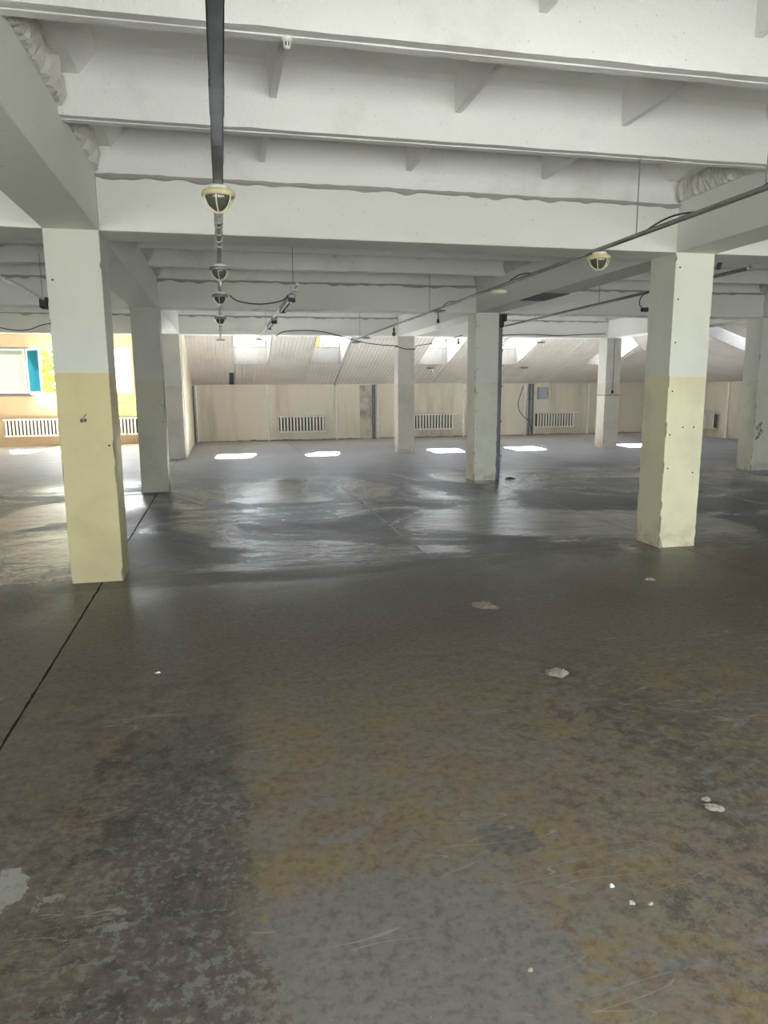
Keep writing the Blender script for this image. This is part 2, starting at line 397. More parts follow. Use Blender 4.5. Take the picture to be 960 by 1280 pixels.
# ------------------------------------------------------------------ ceiling: beams, ribbed slabs, rough mortar
ce = MB(); ce.box(XL - .3, XC + HW + .1, YBACK - .3, Y3 + CW, ZS + .06, ZS + .30); ce.box(XL - .3, XA + HW, Y3 + CW, YW + .3, ZS + .06, ZS + .30)
ceiling = struct('ceiling', ce.data('ceiling', M['ceiling']), 'whitewashed concrete ceiling of beams and ribbed slabs')
rows = [XZ, XA, XB, XC]; lines = [Y0, Y1, Y2, Y3]
def beam(x0, x1, y0, y1, z0=ZB, z1=ZT):
    m = MB(); m.bbox(x0, x1, y0, y1, z0, z1, .006); return add('beam', m.data('beam', M['beam']), ceiling)
for y in lines:                                             # beams across
    for a, b in zip(rows[:-1], rows[1:]): beam(a + HW, b - HW, y, y + CW)
for x in rows:                                              # beams in depth
    ends = [YBACK - CW] + lines
    for a, b in zip(ends[:-1], ends[1:]): beam(x - HW, x + HW, a + CW, b, ZB, ZT + .045)
beam(XZ - HW, XZ + HW, Y3 + CW, YW)
# fill between slab ends over the beam lines
for y in lines:
    m = MB(); m.box(XL - .3, XC + HW, y + .104, y + CW - .064, ZT, ZS + .08); add('beam_fill', m.data('beam_fill', M['beam']), ceiling)
m = MB(); m.box(XA - HW, XC + HW, Y3 + .3, Y3 + CW, ZT, ZS + .2); add('beam_fill', m.data('beam_fill', M['beam']), ceiling)

SLW = 1.306
def slab_mesh(L):
    m = MB()
    # cross-section in y,z: two ribs with battered inner faces joined by a thin plate
    w, b, t = SLW / 2, .062, .105
    prof = [(-w, ZT), (-w + b, ZT), (-w + t, ZS - .03), (-w + t + .03, ZS), (w - t - .03, ZS), (w - t, ZS - .03), (w - b, ZT), (w, ZT), (w, ZS + .06), (-w, ZS + .06)]
    n = 46; vs = []; fs = []
    for i in range(n + 1):
        x = L * i / n
        for k, (y, z) in enumerate(prof):
            j = Vector((x * 2.3, y * 3, z * 5)); a = .0035 if k in (0, 1, 6, 7) else .0015
            q = .004 * noise.noise(Vector((x * 9, k * 3.1, 1))) if k in (1, 6) else 0
            vs.append((x, y + a * noise.noise(j), z + a * noise.noise(j + Vector((9, 9, 9))) + q))
    c = len(prof)
    for i in range(n):
        for k in range(c): fs.append((i * c + k, i * c + (k + 1) % c, (i + 1) * c + (k + 1) % c, (i + 1) * c + k))
    fs.append(tuple(range(c))); fs.append(tuple(range(n * c, n * c + c)))
    m.mesh(vs, fs); return m.data('slab', M['ceiling'])
def cross_rib_mesh():
    m = MB(); w = SLW / 2 - .085; z = 3.412
    m.mesh([(-.022, -w, z), (.022, -w, z), (.04, -w, ZS), (-.04, -w, ZS), (-.022, w, z), (.022, w, z), (.04, w, ZS), (-.04, w, ZS)],
           [(0, 1, 2, 3), (4, 7, 6, 5), (0, 4, 5, 1), (1, 5, 6, 2), (3, 7, 4, 0)])
    return m.data('cross_rib', M['ceiling'])
def end_block_mesh():
    m = MB(); w = SLW / 2 - .08
    m.prism([(0, -w, 3.30), (0, -w, ZS), (.245, -w, ZS), (.215, -w, 3.545), (.135, -w, 3.46), (0, -w, 3.455)], (0, 2 * w, 0))
    return m.data('end_block', M['ceiling'])
def infill_mesh(seed):
    """rough mortar thrown between the slab end and the beam"""
    m = MB(); w = SLW / 2 - .09; nx, nz = 54, 16; vs = []; fs = []
    for j in range(nz + 1):
        for i in range(nx + 1):
            y = -w + 2 * w * i / nx; z = ZT + .035 + (.235) * j / nz
            p = Vector((y * 9 + seed, z * 5 - y * 6, seed)); d = .035 * noise.noise(p) + .035 * noise.noise(Vector((p.x * 2.2, p.y * 1.2, p.z))) + .022 * noise.noise(Vector((p.x * 5, p.y * 2.5, p.z)))
            vs.append((.028 + d + .035 * math.sin(math.pi * j / nz) + (.05 if j == nz else 0) - (.05 if j == 0 else 0), y, z + .014 * noise.noise(p * 2)))
    for j in range(nz):
        for i in range(nx): a = j * (nx + 1) + i; fs.append((a, a + 1, a + nx + 2, a + nx + 1))
    m.mesh(vs, fs); return m.data('mortar_infill', M['mortar'])
SLAB_L = 5.5114 - 2 * .03
ME_slab, ME_cr, ME_eb = slab_mesh(SLAB_L), cross_rib_mesh(), end_block_mesh()
ME_in = [infill_mesh(3.1), infill_mesh(17.7), infill_mesh(41.3)]
def slab(x, y, k):
    """x: axis of the left beam, y: middle of the slab"""
    s_ = add('slab', ME_slab, ceiling, (x + .03, y, (k % 3 - 1) * .005))
    for c in (1.49, 2.72, 3.95): add('cross_rib', ME_cr, s_, (c - .03, 0, 0))
    add('end_block', ME_eb, s_, (HW - .03, 0, 0)); add('end_block', ME_eb, s_, (5.5114 - HW - .03, 0, 0), (0, 0, math.pi))
    add('mortar_infill', ME_in[k % 3], s_, (HW - .045, 0, 0)); add('mortar_infill', ME_in[(k + 1) % 3], s_, (5.5114 - HW - .015, 0, 0), (0, 0, math.pi))
kk = 0
for xi in (XZ, XA, XB):
    for yl in lines:
        for q in range(4):
            yc = yl + .10 - 1.31 * (q + .5); kk += 1
            if yc > YBACK: slab(xi, yc, kk)
for q in range(4): kk += 1; slab(XZ, YW - .0 - 1.25 * (q + .5), kk)

def seam(x0, x1, y, z, seed, h=.034):
    """squeezed-out mortar along the top of a beam"""
    m = MB(); n = int((x1 - x0) / .018); vs = []; fs = []
    for i in range(n + 1):
        x = x0 + (x1 - x0) * i / n; a = .5 + .5 * noise.noise(Vector((x * 2.2, seed, 0))) + .5 * noise.noise(Vector((x * 11, seed, 5)))
        d = .008 + .026 * max(0, a); lo = h * (.4 + 1.3 * max(0, noise.noise(Vector((x * 6, seed, 9))) + .35)); w = .014 * noise.noise(Vector((x * 1.3, seed, 2))) + .006 * noise.noise(Vector((x * 9, seed, 4)))
        vs += [(x, y + .01, z + .012 + w), (x, y - d, z + .006 + w), (x, y - d * .8, z - lo * .6 + w), (x, y + .01, z - lo + w)]
    for i in range(n):
        for k in range(3): fs.append((i * 4 + k, i * 4 + k + 1, i * 4 + k + 5, i * 4 + k + 4))
    m.mesh(vs, fs); return add('mortar_seam', m.data('mortar_seam', M['seam']), ceiling)
for y in lines[1:]:
    for a, b in zip(rows[:-1], rows[1:]): seam(a + HW, b - HW, y, ZT + .012, a + y)
# dark patch left under the beam of the middle row
m = MB(); m.box(XB - .19, XB + .17, 9.1, 9.9, ZB - .012, ZB + .002); add('beam_patch', m.data('beam_patch', M['patch']), ceiling)

# ------------------------------------------------------------------ columns
def column_mesh(seed, mats, top=ZT + .05, chips=.5):
    r = random.Random(seed); m = MB(); n = 110; rings = []
    ch = [[.004] * (n + 1) for _ in range(4)]
    for c in range(4):
        for _ in range(int(16 * chips)):
            i0 = int(r.random() ** 1.6 * n); L = r.randint(1, 4); s_ = r.uniform(.006, .017)
            for i in range(i0, min(n, i0 + L)): ch[c][i] = max(ch[c][i], s_ * r.uniform(.6, 1))
        for i in range(0, 4): ch[c][i] = max(ch[c][i], r.uniform(.006, .018))
    for i in range(n + 1):
        z = top * i / n; q = []
        for c, (sx, sy) in enumerate(((-1, -1), (1, -1), (1, 1), (-1, 1))):
            d = ch[c][i]; X, Y = sx * HW, sy * HW
            a = (X, Y - sy * d, z); b = (X - sx * d, Y, z)
            q += [a, b] if c % 2 == 0 else [b, a]
        rings.append(q)
    vs = [p for q in rings for p in q]
    for i in range(n):
        for k in range(8):
            c = k // 2; big = k % 2 == 0 and max(ch[c][i], ch[c][i + 1]) > .007
            b0 = len(m.v)
            m.face([rings[i][k], rings[i][(k + 1) % 8], rings[i + 1][(k + 1) % 8], rings[i + 1][k]], 1 if big else 0)
    m.face(rings[0]); m.face(rings[-1]); return m.data('shaft', mats)
ME_bolt = (lambda m: (m.lathe([(0, -.008), (.007, -.008), (.008, .003), (.004, .006), (0, .006)], n=10), m.data('anchor_bolt', M['dark']))[1])(MB())
def column(x, y, mat, label, seed, bolts=(), chips=.5):
    o = bpy.data.objects.new('concrete_column', None); COL.objects.link(o); o.location = (x, y + HW, 0); o.empty_display_size = .2
    tag(o, label, 'column', 'square concrete columns')
    add('shaft', column_mesh(seed, [M[mat], M['rawconc']], chips=chips), o)
    for (dx, face, z) in bolts:
        if face == 'f': add('anchor_bolt', ME_bolt, o, (dx, -HW, z), (math.pi / 2, 0, 0))
        else: add('anchor_bolt', ME_bolt, o, (-HW, dx, z), (0, -math.pi / 2, 0))
    return o
colA1 = column(XA, Y1, 'colA', 'cream and white column with lamps and cable tray to its right, standing at the long floor crack', 1, [(.17, 'f', 1.15), (-.16, 'f', 2.45)], .35)
colA2 = column(XA, Y2, 'colA2', 'shade-darkened column behind the cream one, between it and the side wall', 2, [(.19, 'f', 1.36), (.18, 'f', 1.1)], .8)
colA3 = column(XA, Y3, 'col3', 'grey column against the end of the cream side wall', 3, [], .6)
colB1 = column(XB, Y1, 'col', 'big cream and white column with bolt holes and a chipped bottom corner', 4,
               [(-.16, 'f', z) for z in (2.70, 2.41, 2.01, 1.55, 1.13, .80)] + [(.12, 'f', .75), (-.02, 'f', 1.2), (.1, 'f', 1.2)], .9)
colB2 = column(XB, Y2, 'col2', 'pale column with a dark pipe along its side and bolt holes', 5, [(-.165, 'f', z) for z in (2.62, 1.9, 1.5, 1.2, .9, .6, .3, 2.25)], .7)
colB3 = column(XB, Y3, 'col3', 'pale column with a cable wrapped round its top', 6, [], .7)
colC3 = column(XC, Y3, 'col3', 'grey column with a socket and a cable band at mid height', 7, [(-.17, 'f', .18), (.02, 'f', .9)], .8)
colC2 = column(XC, Y2, 'col2', 'pale column with a dark scribble on its lower front', 8, [(.1, 's', 1.2), (.06, 's', .75), (-.14, 's', .15), (.02, 's', 1.6)], .7)
for i, (x, y) in enumerate(((XA, Y0), (XB, Y0), (XC, Y0), (XC, Y1))):
    column(x, y, 'col', ['cream and white column by the wide back windows, in the row along the floor crack', 'cream and white column by the wide back windows, in the row of the chipped column', 'cream and white column by the right roof slope near the window wall', 'cream and white column by the right roof slope, level with the chipped column'][i], 20 + i)
# knocked-off lower corner of the chipped column: bare concrete under the paint
m = MB(); m.prism([(-HW - .002, -HW - .003, 0), (-HW + .05, -HW - .003, 0), (-HW + .035, -HW - .003, .02), (-HW + .026, -HW - .003, .06), (-HW + .012, -HW - .003, .085), (-HW - .002, -HW - .003, .12)], (0, .004, 0))
add('bare_corner', m.data('bare_corner', M['rawconc']), colB1)
# broken socket on the first column
m = MB(); m.bbox(-.022, .0, -.008, .002, 0, .03, .004); m.bbox(.006, .026, -.010, .002, .004, .03, .004); m.tube([(.0, -.008, .03), (.012, -.016, .05), (.03, -.008, .066)], .003, 6)
add('broken_socket', m.data('broken_socket', M['scrap']), colA1, (-.016, -HW, 1.34))
m = MB(); m.bbox(-.03, .03, -.03, .002, -.04, .04, .006); m.tube([(0, -.02, .04), (.0, -.02, .5), (.005, -.01, 1.35)], .006, 6); m.tube([(-.01, -.02, -.02), (-.06, -.02, -.09), (-.21, -.015, -.085)], .006, 6)
add('wall_socket', m.data('wall_socket', M['black']), colC3, (-.005, -HW, 1.46))
m = MB()
hb = HW + .006
m.tube([(-hb, hb, 0), (-hb, -hb, 0), (hb, -hb, .005), (hb, hb, 0)], .008, 6); add('cable_band', m.data('cable_band', M['black']), colC3, (0, 0, 1.375))
m = MB(); r_ = random.Random(5)
for k in range(7):
    c = Vector((-.14 + .03 * (k % 4) + .01, -HW - .003, .62 + .045 * k)); pts = [c + Vector((.035 * math.cos(a * 1.3 + k), 0, .035 * math.sin(a * 1.7 + 2 * k))) for a in range(7)]
    m.tube(pts, .0045, 5)
add('scribble', m.data('scribble', M['black']), colC2)

# ------------------------------------------------------------------ eaves walls, side wall, window walls
WT = .30
def wall_with_holes(name, axis, at, thick, a0, a1, z0, z1, holes, mat, label):
    """axis 'Y': wall in the plane Y = at, spread along X"""
    m = MB(); xs = sorted({a0, a1, *[h[0] for h in holes], *[h[1] for h in holes]}); zs = sorted({z0, z1, *[h[2] for h in holes], *[h[3] for h in holes]})
    for i in range(len(xs) - 1):
        for j in range(len(zs) - 1):
            cx, cz = (xs[i] + xs[i + 1]) / 2, (zs[j] + zs[j + 1]) / 2
            if any(h[0] < cx < h[1] and h[2] < cz < h[3] for h in holes): continue
            if axis == 'Y': m.box(xs[i], xs[i + 1], at, at + thick, zs[j], zs[j + 1])
            else: m.box(at, at + thick, xs[i], xs[i + 1], zs[j], zs[j + 1])
    return struct(name, m.data(name, mat), label)
W1 = (-6.70, -4.42, 1.46, 2.82); W2 = (-3.75, -2.55, 1.50, 2.81)
wall_l = wall_with_holes('wall_far_left', 'Y', YW, WT, XL - .3, XA + .03, -.1, ZS + .2, [W1, W2], M['winwall'], 'cream far wall with windows and radiators')
wall_k = wall_with_holes('wall_far', 'Y', YW, WT, XA + .03, XR + .3, -.1, ZK + .05, [], M['kneewall'], 'low beige wall under the sloped ceiling')
wall_r = wall_with_holes('wall_right', 'X', XR, WT, YBACK - .3, YW, -.1, ZK + .05, [], M['kneewall'], 'low beige wall under the right roof slope')
m = MB(); m.box(XA - .12, -.86, Y3 + CW, YW, -.02, ZS + .2)
wall_g = struct('wall_side', m.data('wall_side', M['gable']), 'cream side wall closing off the sloped part')
wall_z = wall_with_holes('wall_left', 'X', XL - .25, .25, YBACK - .3, YW, -.1, ZS + .2, [], M['greywall'], 'grey left wall')
bw = [(x - 1.12, x + 1.12, .90, 2.35) for x in (-5.3, -2.5, .2, 2.9, 6.0, 8.7)]
wall_b = wall_with_holes('wall_back', 'Y', YBACK - .35, .35, XL - .3, XR + .3, -.1, ZS + .2, bw, M['beam'], 'pale back wall with wide windows')
# rough pilaster and stains on the low wall
m = MB(); n = 40; L = []; R_ = []
for i in range(n + 1):
    z = ZK * i / n; L.append((4.27 + .018 * noise.noise(Vector((z * 7, 1, 2))), z)); R_.append((4.63 + .015 * noise.noise(Vector((z * 7, 5, 2))), z))
for i in range(n):
    a, b, c, d = L[i], R_[i], R_[i + 1], L[i + 1]
    m.face([(a[0], YW - .025, a[1]), (b[0], YW - .025, b[1]), (c[0], YW - .025, c[1]), (d[0], YW - .025, d[1])])
    m.face([(a[0], YW - .025, a[1]), (d[0], YW - .025, d[1]), (d[0], YW, d[1]), (a[0], YW, a[1])]); m.face([(b[0], YW - .025, b[1]), (c[0], YW - .025, c[1]), (c[0], YW, c[1]), (b[0], YW, b[1])])
M['pilaster'] = plaster('stained_pilaster', (.62, .57, .48), (.30, .27, .22), .6, 7, (.5, .7))
add('pilaster', m.data('pilaster', M['pilaster']), wall_k)
# wall sheets with open joints on the low wall
jx = [-.86, .86, 1.36, 3.50, 4.27]
def wall_sheet(x0, x1, z1=ZK - .02):
    mm = MB(); mm.bbox(x0 + .006, x1 - .006, YW - .014, YW + .002, .03, z1, .003); return add('wall_panel', mm.data('wall_panel', M['kneewall']), wall_k)
for a, b in ((-.80, .42), (.42, 1.36), (1.36, 3.5), (3.5, 4.25), (4.9, 5.9), (5.9, 7.75), (7.75, 9.86), (10.15, 12.15), (12.15, 14.2), (14.2, XR)): wall_sheet(a, b)
# rails and skirting
m = MB(); m.box(-.86, XR, YW - .03, YW, ZK - .045, ZK + .02); struct('trim_1', m.data('trim_1', M['kneewall']), 'rail along the top of the low far wall')
m = MB(); m.box(XR - .03, XR, YBACK, YW - .03, ZK - .045, ZK + .02); struct('trim_2', m.data('trim_2', M['kneewall']), 'rail along the top of the low right wall')
m = MB()
for i in range(80):
    x = -.8 + i * .2; m.bbox(x, x + .19, YW - .02 - .01 * rnd.random(), YW, 0, .02 + .03 * rnd.random(), .004)
struct('baseboard_far', m.data('baseboard_far', M['rawconc']), 'crumbling foot of the low far wall')
# yellow-green blocks under the narrow window
for j, (z0, z1) in enumerate(((.82, 1.0), (1.01, 1.19), (1.2, 1.39))):
    for i in range(3):
        x0 = -3.3 + i * .42 - (.2 if j % 2 else 0); x1 = min(x0 + .41, -2.44)
        if x1 - x0 > .05:
            m = MB(); m.bbox(x0, x1, YW - .03, YW + .002, z0, z1, .006); add('block', m.data('block', M['brick']), wall_l)

# ------------------------------------------------------------------ sloped ceilings: ribbed lining on a solid roof, with dormer wells
DX = [(.34, 1.31), (2.49, 3.41), (5.70, 6.63), (7.88, 8.84), (11.12, 12.07)]
DY0, DY1 = 18.86, 20.90                                    # wells: upper and lower edge
HY = [(4.4, 5.3), (9.8, 10.7), (15.22, 16.12)]; HX0, HX1 = XR - (YW - DY0), XR - (YW - DY1)
def zs_(d): return ZK + S * d                               # height at distance d from the eaves wall
def slope_strips(a0, a1, wells, to_xyz, hip, pitch, mat, name, dtop):
    """strips run up the slope; a: along the eaves, d: distance from the eaves wall"""
    m = MB(); brk = {a0, a1}
    k = a0
    while k < a1: brk.add(round(k, 4)); k += pitch
    for w in wells: brk |= {w[0], w[1]}
    bs = sorted(brk)
    dl, du = YW - DY1, YW - DY0
    for a, b in zip(bs[:-1], bs[1:]):
        if b - a < .004: continue
        c = (a + b) / 2; ta, tb = min(dtop, hip(a)), min(dtop, hip(b))
        inside = any(w[0] < c < w[1] for w in wells)
        segs = [(0, dl), (du, dtop)] if inside else [(0, dtop)]
        for s0, s1 in segs:
            ea, eb = min(s1, ta), min(s1, tb)
            if max(ea, eb) <= s0 + .01: continue
            ea, eb = max(ea, s0 + .001), max(eb, s0 + .001)
            g = min(.012, (b - a) * .2); r = .014
            top = .10
            prof0 = [(a, 0), (a + g, 0), (a + g * 1.6, -r), (b - g * .6, -r), (b, 0), (b, top), (a, top)]
            def row(at_end):
                out = []
                for (q, h) in prof0:
                    f = (q - a) / (b - a); d = (ea * (1 - f) + eb * f) if at_end else s0
                    out.append(to_xyz(q, d, h))
                return out
            A, B = row(False), row(True); nn = len(A)
            m.mesh(A + B, [(i, (i + 1) % nn, nn + (i + 1) % nn, nn + i) for i in range(nn)] + [tuple(range(nn)), tuple(range(nn, 2 * nn))])
    return struct(name, m.data(name, mat))
o = slope_strips(-.86, XR, DX, lambda a, d, h: (a, YW - d, zs_(d) + h), lambda a: max(0, XR - a), .105, M['siding'], 'ceiling_slope_far', YW - Y3 - .32)
o['label'] = 'sloped ceiling lined with ribbed pale sheets over the low far wall'
o = slope_strips(YBACK, YW, HY, lambda a, d, h: (XR - d, a, zs_(d) + h), lambda a: max(0, YW - a), .105, M['siding'], 'ceiling_slope_right', XR - XC - HW + .02)
o['label'] = 'sloped ceiling lined with ribbed pale sheets over the low right wall'
# ridge filler so no light gets in above the last beams
m = MB(); m.box(XC + HW - .02, XC + HW + .3, YBACK - .3, Y3 + CW, ZS - .22, ZS + .5); m.box(XA + .1, XC + HW + .3, Y3 + CW - .1, Y3 + CW + .3, ZS - .25, ZS + .5)
struct('trim_3', m.data('trim_3', M['beam']), 'closing strip between the flat ceiling and the slopes')
# cover strips: slope seams and hip
m = MB(); m.prism([(3.44, YW, ZK - .02), (3.47, YW, ZK - .02), (3.47, YW, ZK - .045), (3.44, YW, ZK - .045)], (0, -(YW - 18.3), S * (YW - 18.3))); struct('trim_4', m.data('trim_4', M['siding2']), 'cover strip running up the slope beside a dormer')
m = MB()
a, b = Vector((XR, YW, ZK - .025)), Vector((XR - 4.6, YW - 4.6, ZK + S * 4.6 - .025)); m.tube([a, b], .014, 6); struct('trim_5', m.data('trim_5', M['siding']), 'cover strip along the hip between the two slopes')

# ---- dormers
ZDC, ZSILL = 3.80, 2.735
def ribbed_panel(x0, x1, y, z0, z1, pitch=.075):
    m = MB(); n = max(1, round((x1 - x0) / pitch)); p = (x1 - x0) / n
    for i in range(n): m.bbox(x0 + i * p + .004, x0 + (i + 1) * p - .012, y - .012, y + .02, z0, z1, .004)
    m.box(x0, x1, y, y + .06, z0, z1); return m
def window(name, w, h, mull, label, glassm='glass', fm='frame', depth=.06):
    """window in its own XZ plane, origin at the lower left of the frame; frame, mullions and panes are parts"""
    o = bpy.data.objects.new(name, None); COL.objects.link(o); o.empty_display_size = .2; tag(o, label, None, None, 'structure')
    f = .05; m = MB()
    m.box(0, w, 0, depth, 0, f); m.box(0, w, 0, depth, h - f, h); m.box(0, f, 0, depth, f, h - f); m.box(w - f, w, 0, depth, f, h - f)
    add('window_frame', m.data('window_frame', M[fm]), o)
    xs = [f] + [w * k for k in mull] + [w - f]
    for k in mull:
        mm = MB(); mm.box(w * k - .025, w * k + .025, .003, depth - .003, f, h - f); add('mullion', mm.data('mullion', M[fm]), o)
    for i in range(len(xs) - 1):
        mm = MB(); e0 = .025 if i else 0; e1 = .025 if i < len(xs) - 2 else 0
        mm.face([(xs[i] + e0, depth / 2, f), (xs[i + 1] - e1, depth / 2, f), (xs[i + 1] - e1, depth / 2, h - f), (xs[i] + e0, depth / 2, h - f)])
        add('pane', mm.data('pane', M[glassm]), o)
    return o
wn_ = 0
def dormer(x0, x1, to, rz, label, mull):
    """built facing +Y, its well lower edge at local y = 0; 'to' places it"""
    global wn_
    d = bpy.data.objects.new('wall_dormer', None); COL.objects.link(d); tag(d, label, None, None, 'structure'); d.location = to; d.rotation_euler = (0, 0, rz)
    w = x1 - x0; dl = YW - DY1; zb = zs_(dl); L = DY1 - DY0
    for sgn in (0, 1):                                        # cheeks
        xx = w - .006 if sgn else -.04 + .006
        m = MB(); m.prism([(xx, .05, zb + .0), (xx, .05, ZDC + .05), (xx, -L - .03, ZDC + .05), (xx, -L - .03, zs_(dl + L) - .005), (xx, 0, zb - .012)], (.04, 0, 0)); add('cheek', m.data('cheek', M['siding2']), d)
    add('sill_panel', ribbed_panel(0, w, 0, zb - .01, ZSILL).data('sill_panel', M['siding2']), d)
    m = MB(); m.box(-.04, w + .04, -L - .06, .12, ZDC, ZDC + .06); add('dormer_ceiling', m.data('dormer_ceiling', M['greypipe']), d)
    m = MB(); m.box(0, w, -L - .05, -L, zs_(dl + L) - .01, ZDC); add('header', m.data('header', M['greypipe']), d)
    wn_ += 1
    win = window('window_%d' % wn_, w, ZDC - ZSILL, mull, 'dormer window with pale frame, ' + label.split(' ', 1)[1], fm='dormerframe')
    c, s_ = math.cos(rz), math.sin(rz)
    win.location = (to[0] - s_ * .02, to[1] + c * .02, ZSILL); win.rotation_euler = (0, 0, rz)
    p = Vector((w / 2, .12, 0)); p = Vector((to[0] + c * p.x - s_ * p.y, to[1] + s_ * p.x + c * p.y, (ZSILL + ZDC) / 2))
    portal(p, w, ZDC - ZSILL, (s_, -c, 0))
dl_labels = ['dormer nearest the cream side wall', 'dormer with a board leaning in its window, second from the side wall', 'dormer behind the column with a wrapped cable', 'dormer behind the pale column with a dark pipe', 'dormer cut by the hip of the roof']
for i, (a, b) in enumerate(DX): dormer(a, b, (a, DY1, 0), 0, dl_labels[i], [.5] if i != 1 else [.44])
for i, (a, b) in enumerate(HY): dormer(a, b, (XR - (YW - DY1), b, 0), -math.pi / 2, ['dormer in the right slope near the windows', 'dormer in the right slope halfway along', 'dormer in the right slope by the far corner'][i], [.5])
# added orange panel giving one dormer's left pane its opaque orange look
m = MB(); m.bbox(2.56, 2.84, 20.965, 20.985, ZSILL + .05, 3.3, .004); tag(add('window_board', m.data('window_board', M['orange'])), 'orange board standing in a dormer window, left of the mullion', 'board')

# ---- windows of the far left wall
w1 = window('window_9', W1[1] - W1[0], W1[3] - W1[2], [], 'wide window of the cream wall with an open casement', fm='greyframe')
for ch in list(w1.children):
    if ch.name.startswith('pane'): bpy.data.objects.remove(ch)
w1.location = (W1[0], YW + .06, W1[2])
W1w, W1h = W1[1] - W1[0], W1[3] - W1[2]
m = MB(); m.box(1.24, 1.30, .002, .058, .05, W1h - .05); add('mullion', m.data('mullion', M['greyframe']), w1)
sash = bpy.data.objects.new('fixed_sash', None); COL.objects.link(sash); sash.parent = w1
m = MB(); m.box(.05, 1.24, .0, .05, .05, .10); m.box(.05, 1.24, 0, .05, W1h - .1, W1h - .05); m.box(.05, .1, 0, .05, .1, W1h - .1); m.box(1.19, 1.24, 0, .05, .1, W1h - .1); add('sash_frame', m.data('sash_frame', M['frame']), sash)
m = MB(); m.face([(.1, .025, .1), (1.19, .025, .1), (1.19, .025, W1h - .1), (.1, .025, W1h - .1)]); add('pane', m.data('pane', M['greenglass']), sash)
cs = bpy.data.objects.new('open_casement', None); COL.objects.link(cs); cs.parent = w1; cs.location = (1.31, 0, 0); cs.rotation_euler = (0, 0, -math.radians(50))
m = MB(); cw = .75; m.box(0, cw, -.04, 0, .05, .11); m.box(0, cw, -.04, 0, W1h - .11, W1h - .05); m.box(0, .06, -.04, 0, .11, W1h - .11); m.box(cw - .06, cw, -.04, 0, .11, W1h - .11); add('sash_frame', m.data('sash_frame', M['frame']), cs)
m = MB(); m.face([(.06, -.02, .11), (cw - .06, -.02, .11), (cw - .06, -.02, W1h - .11), (.06, -.02, W1h - .11)]); add('pane', m.data('pane', M['blueglass']), cs)
portal(((W1[0] + W1[1]) / 2, YW + .35, (W1[2] + W1[3]) / 2), W1w, W1h, (0, -1, 0))
w2 = window('window_10', W2[1] - W2[0], W2[3] - W2[2], [], 'narrow window of the cream wall over green blocks'); w2.location = (W2[0], YW + .06, W2[2])
portal(((W2[0] + W2[1]) / 2, YW + .35, (W2[2] + W2[3]) / 2), W2[1] - W2[0], W2[3] - W2[2], (0, -1, 0))
m = MB(); m.box(W1[0] - .05, W1[1] + .05, YW - .02, YW + .06, W1[2] - .03, W1[2]); struct('trim_6', m.data('trim_6', M['greyframe']), 'dark sill of the wide window')
for i, h in enumerate(bw):
    wb = window('window_%d' % (11 + i), h[1] - h[0], h[3] - h[2], [.33, .67], 'wide white window in the pale back wall'); wb.location = (h[0], YBACK - .25, h[2])
    portal(((h[0] + h[1]) / 2, YBACK - .40, (h[2] + h[3]) / 2), h[1] - h[0], h[3] - h[2], (0, 1, 0))

# ------------------------------------------------------------------ radiators and pipes
def fin_mesh():
    m = MB()
    m.bbox(-.026, .026, -.075, -.030, .02, .50, .012)
    m.bbox(-.036, .036, -.075, .03, .002, .05, .014); m.bbox(-.036, .036, -.075, .03, .47, .518, .014)
    return m.data('fin', M['radiator'])
def gap_shade_mesh():
    m = MB(); m.bbox(-.049, .049, .0, .055, .03, .49, .008); return m.data('gap_shade_back', M['dust_and_shade'])  # rear made wide and dark so the gaps between fins look shaded
M['dust_and_shade'] = plain('gap_shade_iron', (.115, .095, .075), .9, 0, .25, 30)  # shade of the fin gaps put into the colour
ME_fin = fin_mesh(); ME_back = gap_shade_mesh()
def radiator(x0, x1, n, label, y=YW - .135, z=.25, rz=0):
    o = bpy.data.objects.new('radiator', None); COL.objects.link(o); o.location = (x0, y, z); o.rotation_euler = (0, 0, rz); tag(o, label, 'radiator', 'cast iron radiators')
    p = (x1 - x0) / n
    for i in range(n): add('gap_shade_back', ME_back, add('fin', ME_fin, o, (p * (i + .5), 0, 0)))
    m = MB(); m.tube([(-.04, 0, .03), (x1 - x0 + .04, 0, .03)], .018, 8); m.tube([(-.04, 0, .49), (x1 - x0 + .16, 0, .49)], .018, 8); add('hub_pipe', m.data('hub_pipe', M['radiator']), o)
    for q in (.12, x1 - x0 - .12): m = MB(); m.box(q - .012, q + .012, 0, .115, .40, .42); add('bracket', m.data('bracket', M['rod']), o)
    return o
radiator(1.70, 3.10, 14, 'cream ribbed radiator under the dormer with a board in its window')
radiator(5.95, 7.34, 14, 'cream ribbed radiator between the two middle columns')
radiator(10.24, 11.62, 14, 'cream ribbed radiator under a grey electric box')
radiator(-6.10, -4.25, 19, 'cream ribbed radiator under the wide window', z=.28)
radiator(-3.75, -2.40, 14, 'cream ribbed radiator under the narrow window and green blocks', z=.28)
radiator(20.35, 18.95 + 2.8, 14, 'cream ribbed radiator on the low right wall').location = (XR - .135, 21.1, .25)
bpy.data.objects['radiator.005'].rotation_euler = (0, 0, -math.pi / 2)
def riser(x, r, mat, label, y=YW - .06, z1=ZK + .0, name='heating_pipe', group='heating risers on the low wall'):
    m = MB(); m.tube([(0, 0, 0), (0, 0, z1 - .03)], r, 10); o = add(name, m.data(name, M[mat]), None, (x, y, 0)); tag(o, label, 'pipe', group)
    for z in (.5, 1.2):
        m = MB(); m.box(-r - .004, r + .004, -.012, .06, z, z + .025); add('pipe_clip', m.data('pipe_clip', M['whitepipe' if mat == 'whitepipe' else 'greypipe']), o)
    return o
riser(-.765, .026, 'whitepipe', 'white heating pipe in the corner by the cream side wall')
